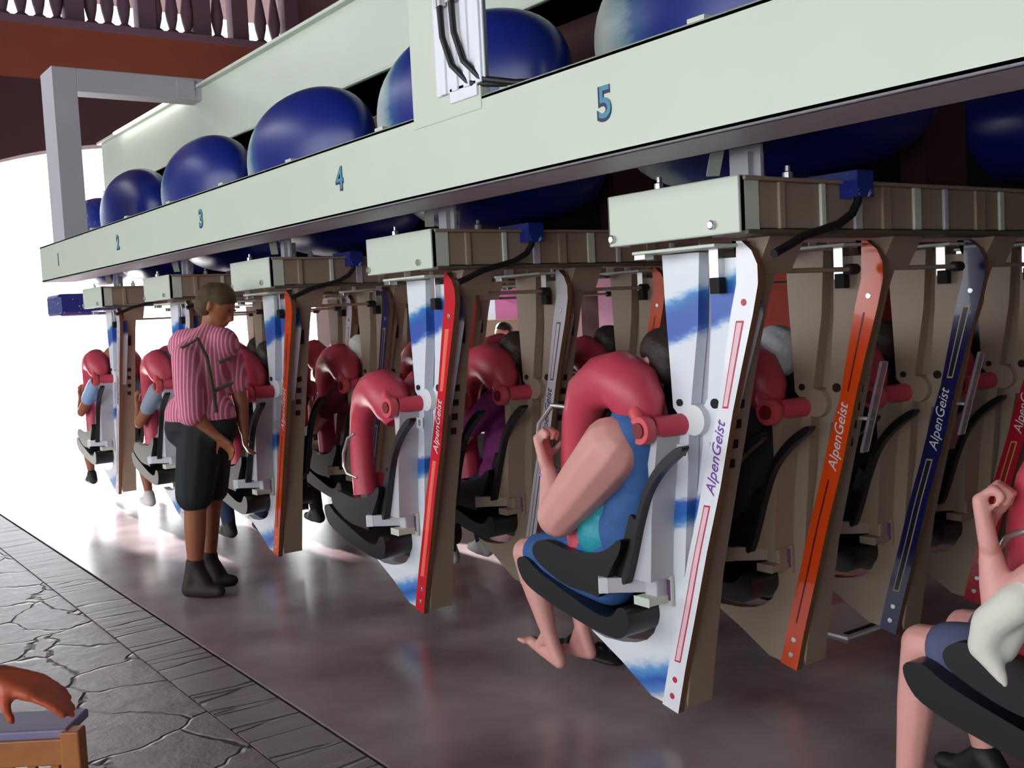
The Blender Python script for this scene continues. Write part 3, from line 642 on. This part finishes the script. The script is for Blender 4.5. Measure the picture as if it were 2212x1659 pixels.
R = [
 (2, 1, 'grey-haired person in dark clothes in the second seat behind the white striped ski', CHAR, DARKJ, WSHOE, 'grey', 'long', 'long'),
 (2, 2, 'dark-haired person in black clothes behind the orange ski, under number 5', BLK, BLK, BSHOE, 'dark', 'long', 'long'),
 (3, 1, 'dark-haired person in purple shirt and white shoes beside the bright red ski', PURP, DARKJ, WSHOE, 'dark', 'short', 'long'),
 (3, 2, 'dark-haired person in black shirt whose head shows left of the snow-painted panel', BLK, DARKJ, BSHOE, 'dark', 'long', 'long'),
 (4, 0, 'rider in black top and dark blue jeans beside the attendant', BLK, DARKJ, BSHOE, 'dark', 'short', 'long'),
 (4, 1, 'rider in maroon shirt and cream cap, right of the outermost orange ski', BROWNC, BLK, BSHOE, None, 'short', 'long'),
 (4, 2, 'rider in dark shirt behind the empty seat and navy ski', CHAR, BLK, BSHOE, 'dark', 'short', 'long'),
 (5, 0, 'rider with grey shirt, black shorts and white shoes left of the attendant', GREYC, BLK, WSHOE, 'dark', 'short', 'short'),
 (5, 1, 'rider in charcoal top seated behind the attendant', CHAR, BLK, BSHOE, 'dark', 'short', 'long'),
 (6, 0, 'rider in light blue shirt and black shoes nearest the bright exit', LBLUE, GREYC, BSHOE, None, 'short', 'short'),
 (6, 1, 'rider in maroon shirt, second seat of the farthest row', BROWNC, BLK, WSHOE, 'dark', 'short', 'short'),
]
for (k, j, lab, shc, pac, soc, hr, slv, pl) in R:
    sk = SKINT if (k, j) in ((5, 0), (6, 0), (6, 1)) else SKIN
    r_, P_, J_, A_ = rider(k, j, lab, shc, pac, soc, hr, sk, 1.0 if k != 4 else 1.08, slv, pl, voxel=.011 if k == 4 and j == 0 else .014)
    if (k, j) == (4, 0):
        for q in (.25, .4, .55):
            s0, e0, w0 = A_[-1]; c_ = e0 * (1 - q) + w0 * q
            MB().tube([c_ + V(.036 * math.cos(a), .036 * math.sin(a), 0) for a in [i * math.pi / 6 for i in range(13)]], .004, mat('bracelet', (90, 60, 60), .4), 6).build('bracelet', r_, True)
    if (k, j) == (4, 1):
        blob('cap', [(P_(-.03, 0, .045), .09, P_(.0, 0, .055), .085), (P_(.05, 0, .05), .05, P_(.11, 0, .03), .03)], r_, WCLOTH, .012, 2)

# nearest rider at the right edge
cu = dict(voxel=.008, hs=1.3, aw=1.15, J=dict(), **{'arm-1': (V(-.155, .42, .99), V(-.195, .735, .735), V(-.185, .765, .865)),
      'leg-1': (V(-.03, 1.045, .535), V(-.03, 1.10, .10), V(-.02, 1.04, .04), V(-.02, 1.2, .04))})
r1, P, J, A = rider(1, 0, 'person in cream T-shirt and grey-blue shorts gripping the handle at the right edge', WCLOTH, mat('slate_shorts', (84, 88, 120), .85, var=.1), BSHOE, 'dark', SKIN, 1.0, 'short', 'knee', custom=cu)
def L1(x, y, X=2.22): p = at(x, y, X=X); return V(p[0] - 2.44, p[1] - YR[1], p[2])
blob('sleeve', [(L1(2200, 1300), .045, L1(2140, 1345), .042), (L1(2140, 1345), .042, L1(2125, 1395), .036), (L1(2125, 1395), .036, L1(2172, 1478), .010), (L1(2190, 1320, 2.26), .05, L1(2165, 1400, 2.26), .035), (V(-.155, .42, .99), .07, L1(2200, 1300, 2.26), .055)], r1, WCLOTH, .009, 3)

# attendant
D0 = float(np.dot(Mw[:, 2], at(430, 1290, Z=0) - CAMP))
def A_(x, y, dd=0): p = atd(x, y, D0 + dd); return V(*p)
base = A_(430, 1290); base.z = 0
att = empty('person', base, 'standing attendant in pink striped shirt, black shorts and dark boots leaning towards a rider', 'person')
q = lambda x, y, d=0: A_(x, y, d) - base
PINKS = bpy.data.materials.new('pink_striped_shirt'); PINKS.use_nodes = True
_n = PINKS.node_tree.nodes; _l = PINKS.node_tree.links; _tc = _n.new('ShaderNodeTexCoord'); _w = _n.new('ShaderNodeTexWave'); _w.bands_direction = 'DIAGONAL'; _w.inputs['Scale'].default_value = 22; _w.inputs['Distortion'].default_value = 0
_mp = _n.new('ShaderNodeMapping'); _mp.inputs['Scale'].default_value = (1, -1, 0); _l.new(_tc.outputs['Object'], _mp.inputs[0]); _l.new(_mp.outputs[0], _w.inputs[0])
_cr = _n.new('ShaderNodeValToRGB'); _cr.color_ramp.elements[0].color = lin((196, 96, 124)); _cr.color_ramp.elements[0].position = .6; _cr.color_ramp.elements[1].color = lin((232, 168, 188)); _cr.color_ramp.elements[1].position = .8
_l.new(_w.outputs[0], _cr.inputs[0]); _l.new(_cr.outputs[0], _n['Principled BSDF'].inputs['Base Color']); _n['Principled BSDF'].inputs['Roughness'].default_value = .85
hipc = q(432, 890, .05); chest = q(440, 745, .05); neck = q(452, 690, .05); headc = q(466, 640, .05)
fdir = (V(.55, -.55, -.42)); hc, P = head_caps(headc, fdir, V(0, 0, 1), 1.05)
sN, eN, wN = q(398, 745, -.1), q(412, 868, -.12), q(468, 918, -.06); sF, eF, wF = q(492, 735, .15), q(520, 850, .12), q(525, 905, .1)
kN, aN = q(420, 1065, -.03), q(420, 1200, 0); hN, tN = q(408, 1248, 0), q(472, 1252, -.05)
kF, aF = q(455, 1060, .18), q(450, 1185, .2); hF, tF = q(440, 1228, .2), q(500, 1230, .14)
body = [(hipc + V(-.06, .05, 0), .10, hipc + V(.06, -.05, 0), .10), (hipc, .115, chest, .125), (chest + V(-.06, .06, .04), .09, chest + V(.06, -.06, .04), .09), (chest, .11, neck, .055), (neck, .055, headc + V(-.02, .02, -.04), .05)] + hc
body += [(neck, .05, sN, .055), (neck, .05, sF, .055), (sN, .058, eN, .044), (eN, .044, wN, .026), (sF, .055, eF, .042), (eF, .042, wF, .026)] + hand_caps(wN, eN, V(.3, -.3, -.9), 1, .009, .5) + hand_caps(wF, eF, V(.3, -.3, -.9), -1, .009, .5)
body += [(hipc, .10, kN, .068), (kN, .062, kN * .6 + aN * .4, .060), (kN * .6 + aN * .4, .060, aN, .040), (hipc, .10, kF, .065), (kF, .058, aF, .040)] + foot_caps(aN, tN, hN, .03) + foot_caps(aF, tF, hF, .03)
blob('body', body, att, SKINT, .011, 2)
blob('shirt', [(hipc + V(-.05, .05, .05), .125, hipc + V(.05, -.05, .05), .125), (hipc + V(0, 0, .05), .14, chest, .15), (chest + V(-.07, .07, .06), .10, chest + V(.07, -.07, .06), .10), (chest, .12, neck + V(0, 0, -.02), .07), (neck, .06, sN, .07), (neck, .06, sF, .07), (sN, .075, sN * .4 + eN * .6, .082), (sN * .4 + eN * .6, .082, eN, .07), (sF, .072, sF * .4 + eF * .6, .072)], att, PINKS, .013, 2)
BLKS = mat('black_shorts', (20, 26, 30), .8, var=.15)
blob('shorts', [(hipc + V(-.05, .05, -.02), .13, hipc + V(.05, -.05, -.02), .13), (hipc, .13, kN + V(0, 0, .06), .105), (hipc + V(.05, -.05, 0), .12, kF + V(0, 0, .08), .10)], att, BLKS, .013, 2)
for (a_, h_, t_) in ((aN, hN, tN), (aF, hF, tF)):
    blob('boot', foot_caps(a_, t_, h_, .045) + [(a_ + V(0, 0, .02), .052, a_ + V(0, 0, -.04), .052)], att, mat('dark_brown_boot', (38, 24, 22), .7, var=.2), .010, 2)
blob('hair', hair_caps(P, 1.09, 'short'), att, mat('olive_brown_hair', (74, 58, 30), .7, var=.3, scale=50, bump=.3), .010, 1)
for sd in (-1, 1): MB().ell(P(.082, sd * .032, .024), (.009, .009, .007), EYE, 8, 6).build('eye', att, True)
STR = mat('braided_suspender', (92, 84, 66), .8, var=.4, scale=90)
pt = [q(392, 725, -.20), q(425, 705, -.26), q(445, 745, -.27), q(458, 810, -.27), q(466, 865, -.26)]
MB().tube(pt, [(.014, .006)] * 5, STR, 8).build('suspender', att, True)
MB().tube([q(470, 758, -.22), q(500, 745, -.16)], .009, STR, 6).build('suspender_strap', att, True)
MB().tube([q(462, 818, -.24), q(500, 800, -.18)], .012, STR, 6).build('suspender_strap', att, True)

lowest = min(v.co.z for ch in att.children if ch.type == 'MESH' for v in ch.data.vertices)
att.location.z = -lowest
# guest waiting beyond the train
def stander(px, py, X, label, shirt, pants, hairm=HAIRD, hgt=1.55):
    p = at(px, py, X=X); b0 = V(p[0], p[1], 0); root = empty('person', b0, label, 'person')
    s = hgt / 1.62; f = V(-1, 0, 0)
    J = lambda x, y, z: V(x * s, y * s, z * s)
    hc, P = head_caps(J(0, 0, 1.50), f, V(0, 0, 1), 1.0)
    body = hc + [(J(0, 0, .92), .11, J(0, 0, 1.2), .12), (J(0, -.1, 1.27), .07, J(0, .1, 1.27), .07), (J(0, 0, 1.2), .1, J(0, 0, 1.36), .05), (J(0, 0, 1.34), .045, J(0, 0, 1.45), .045)]
    sh = [(J(0, -.05, .90), .12, J(0, .05, .90), .12), (J(0, 0, .92), .13, J(0, 0, 1.2), .135), (J(0, -.12, 1.27), .08, J(0, .12, 1.27), .08)]
    pa = [(J(0, -.05, .86), .115, J(0, .05, .86), .115)]
    for sd in (-1, 1):
        body += [(J(0, sd * .17, 1.29), .048, J(0, sd * .21, 1.03), .038), (J(0, sd * .21, 1.03), .038, J(-.1, sd * .19, .82), .024)] + hand_caps(J(-.1, sd * .19, .82), J(0, sd * .21, 1.03), V(-.3, -sd * .8, 0), sd, .009, .3)
        body += [(J(0, sd * .08, .86), .08, J(0, sd * .09, .46), .055), (J(0, sd * .09, .46), .052, J(.01, sd * .09, .09), .034)] + foot_caps(J(.01, sd * .09, .09), J(-.15, sd * .1, .035), J(.04, sd * .09, .035), .03)
        sh += [(J(0, sd * .17, 1.29), .062, J(0, sd * .20, 1.1), .058)]
        pa += [(J(0, sd * .08, .86), .095, J(0, sd * .09, .46), .07), (J(0, sd * .09, .46), .066, J(.01, sd * .09, .1), .05)]
    blob('body', body, root, SKIN, .016, 2); blob('shirt', sh, root, shirt, .016, 2); blob('trousers', pa, root, pants, .016, 2)
    blob('hair', hair_caps(P, 1.03, 'short'), root, hairm, .014, 1)
    return root
stander(1085, 700, 6.6, 'person in bright pink shirt waiting beyond the train', mat('bright_pink_cloth', (235, 110, 165), .85, var=.5, scale=30), DARKJ, hgt=1.30)

# ---------------------------------------------------------------- far side of the station
fs = MB(); fs.box((5.6, -3, 1.85), (5.66, 12, 2.12), TAN)
tag(fs.build('far_guide_beam'), 'tan steel beam along the far side of the train', 'beam')
sgn = empty('notice_board', at(1288, 562, X=7.4), 'small orange framed notice on the far wall', 'sign')
MB().box((-.02, -.42, -.30), (.02, .42, .30), mat('orange_frame', (232, 130, 70), .6)).build('board', sgn)
MB().box((-.03, -.30, -.20), (-.02, .30, .20), mat('notice_paper', (235, 180, 110), .6)).build('notice', sgn)
mp_ = at(1335, 640, X=7.3); MB_ = MB().box((7.2, mp_[1] - .45, 0), (7.5, mp_[1] + .2, 3.0), mat('mauve_pillar', (190, 140, 170), .7))
tag(MB_.build('pillar'), 'mauve square pillar against the far wall', 'pillar')
gp = at(1085, 620, X=7.4)
gb = empty('ticket_booth', (7.2, gp[1], 0), 'low booth with a pale window and mauve trim beyond the train', 'booth')
MB().box((0, -1.0, 0), (.35, .8, 1.35), mat('booth_ochre', (120, 96, 66), .8)).build('counter', gb)
MB().box((.1, -1.0, 1.35), (.3, .3, 1.95), mat('booth_window', (176, 190, 205), .2)).build('window', gb)
MB().box((.05, -1.1, 1.95), (.35, .9, 2.1), mat('booth_lintel', (170, 80, 140), .7)).build('lintel', gb)
MB().box((.08, -.45, 1.35), (.34, -.0, 1.95), mat('booth_drape', (180, 70, 140), .7)).build('drape', gb)
rd = at(1690, 640, X=7.4)
tag(MB().box((7.3, rd[1] - 1.0, 0), (7.55, rd[1] + .3, 3.2), mat('brick_red', (150, 54, 36), .8, var=.2)).build('pillar'), 'brick red square pillar beyond the orange ski', 'pillar')
# clear ticket tubes on the row under number 5
for j, (x, y) in enumerate(((1888, 880), (2098, 850))):
    p = at(x, y, X=2.44 + .61 * (j + 1) + .10); t = empty('acrylic_guard', p, 'clear acrylic guard strip beside the %s ski post' % ('orange' if j == 0 else 'navy'), 'guard')
    AC = mat('clear_acrylic', (225, 215, 225), .1)
    AC.node_tree.nodes['Principled BSDF'].inputs['Transmission Weight'].default_value = .85
    MB().bar((0, -.045, .16), (0, .045, -.16), .04, .012, AC, up=(0, 1, 0)).build('strip', t, bevel=.003)
    MB().bar((0, .02, -.04), (0, .06, -.04), .02, .01, GREY).build('clip', t)
# sandals on the floor
for i, (x, y) in enumerate(((1245, 1405), (1300, 1425))):
    p = at(x, y, Z=.0); s_ = empty('sandal', (p[0], p[1], 0), 'black sandal on the floor under the barefoot rider, %s of the pair' % ('left' if i == 0 else 'right'), 'sandal', None)
    MB().ell((0, 0, .016), (.05, .13, .016), BSHOE, 20, 8, p=2.6).build('sole', s_, True)
    MB().tube([(-.045, .02, .02), (-.03, .02, .05), (0, .02, .062), (.03, .02, .05), (.045, .02, .02)], .010, BSHOE, 8).build('strap', s_, True)
p = at(1838, 1338, Z=0); pl = MB(); pl.box((p[0] - .25, p[1] - .17, .0), (p[0] + .2, p[1] + .17, .012), WHITE); pl.box((p[0] - .22, p[1] - .15, .012), (p[0] + .17, p[1] - .12, .013), DARK)
tag(pl.build('floor_plate', bevel=.004), 'bright white plate on the floor between the orange and navy skis', 'plate')

# ---------------------------------------------------------------- wooden railing with a resting hand
DW = 2.75
def W(x, y, d=DW): return V(*atd(x, y, d))
o = W(158, 1590); wr_ = empty('wooden_railing', (o.x, o.y, 0), 'varnished wooden slatted railing with a grey top at the lower left corner', 'railing')
zt = o.z
dirr = (W(-140, 1628) - o); dirr.z = 0; dirr.normalize()
MB().bar((0, 0, -.0), (0, 0, zt + .02), .05, .05, WOOD, up=tuple(dirr)).build('post', wr_, bevel=.005)
MB().bar(tuple(dirr * .02 + V(0, 0, zt - .035)), tuple(dirr * .9 + V(0, 0, zt - .035)), .035, .07, WOOD).build('rail', wr_, bevel=.004)
MB().bar(tuple(dirr * .0 + V(0, 0, .15)), tuple(dirr * .9 + V(0, 0, .15)), .035, .06, WOOD).build('rail', wr_, bevel=.004)
for i in range(14):
    c_ = dirr * (.05 + i * .06); MB().bar(tuple(c_ + V(0, 0, .15)), tuple(c_ + V(0, 0, zt - .05)), .018, .022, WOOD, up=tuple(dirr)).build('slat', wr_, bevel=.002)
nrm = V(-dirr.y, dirr.x, 0)
if nrm.y < 0: nrm = -nrm
MB().bar(tuple(dirr * .01 + nrm * .06 + V(0, 0, zt + .012)), tuple(dirr * .9 + nrm * .06 + V(0, 0, zt + .012)), .15, .025, mat('lavender_grey_top', (128, 118, 150), .5, var=.15)).build('top_board', wr_, bevel=.006)
# the person it belongs to stands outside the frame
wrist = W(-5, 1462); elb = wrist + dirr * .24 + V(0, 0, .09); shd = elb + dirr * .12 + V(0, 0, .28)
pb = V(shd.x, shd.y, 0) + dirr * .16
op = empty('person', pb, 'person whose tanned hand rests on the wooden railing at the lower left', 'person')
r = lambda v: v - pb
WS = lambda v: V(v[0], v[1], v[2])
hd = []
f = (W(80, 1486) - W(-5, 1462)).normalized()
hd += hand_caps(r(wrist), r(wrist) - f * .2, V(.25, .1, -1), -1, .0095, .20, 1.3)
tc_ = V(0, 0, shd.z)
hc, P = head_caps(tc_ + V(0, 0, .25), V(.6, .6, -.1), V(0, 0, 1))
hd += [(r(elb), .042, r(wrist), .027), (r(shd), .052, r(elb), .042), (r(shd), .055, tc_, .08), (tc_, .11, tc_ + V(0, 0, -.38), .11), (tc_, .05, tc_ + V(0, 0, .18), .045)] + hc
for sd in (-1, 1): hd += [(tc_ + V(0, sd * .07, -.42), .08, V(0, sd * .08, .38), .06), (V(0, sd * .08, .38), .06, V(0, sd * .08, .08), .04)] + foot_caps(V(0, sd * .08, .08), V(.14, sd * .08, .03), V(-.05, sd * .08, .03), .03)
HANDM = mat('tanned_hand', (196, 92, 60), .5, var=.1, sss=.05)
blob('body', hd, op, HANDM, .009, 3)
blob('shirt', [(tc_ + V(0, 0, .03), .125, tc_ + V(0, 0, -.38), .125), (r(shd), .065, tc_, .09), (r(shd), .062, r(shd) * .4 + r(elb) * .6, .055)], op, CHAR, .015, 2)
blob('trousers', [(tc_ + V(0, 0, -.40), .12, tc_ + V(0, 0, -.45), .12)] + [(tc_ + V(0, sd * .07, -.42), .09, V(0, sd * .08, .1), .06) for sd in (-1, 1)], op, DARKJ, .015, 2)
blob('hair', hair_caps(P, 1.03, 'short'), op, HAIRD, .012, 1)

# ---------------------------------------------------------------- outside
ob = empty('pale_building', (-3, 34, 0), 'overexposed pale building outside the exit', 'building')
MB().box((-4, 0, 0), (7, 5, 4.5), mat('pale_stucco', (238, 238, 236), .9)).build('wall', ob)
MB().box((-4.4, -.6, 4.5), (7.4, 5, 4.9), mat('pale_roof', (210, 214, 222), .9)).build('roof', ob)
for i in range(4): MB().box((-3.2 + i * 2.4, -.03, 1.4), (-2.2 + i * 2.4, 0, 3.0), mat('pale_pane', (180, 190, 205), .3)).build('window', ob)
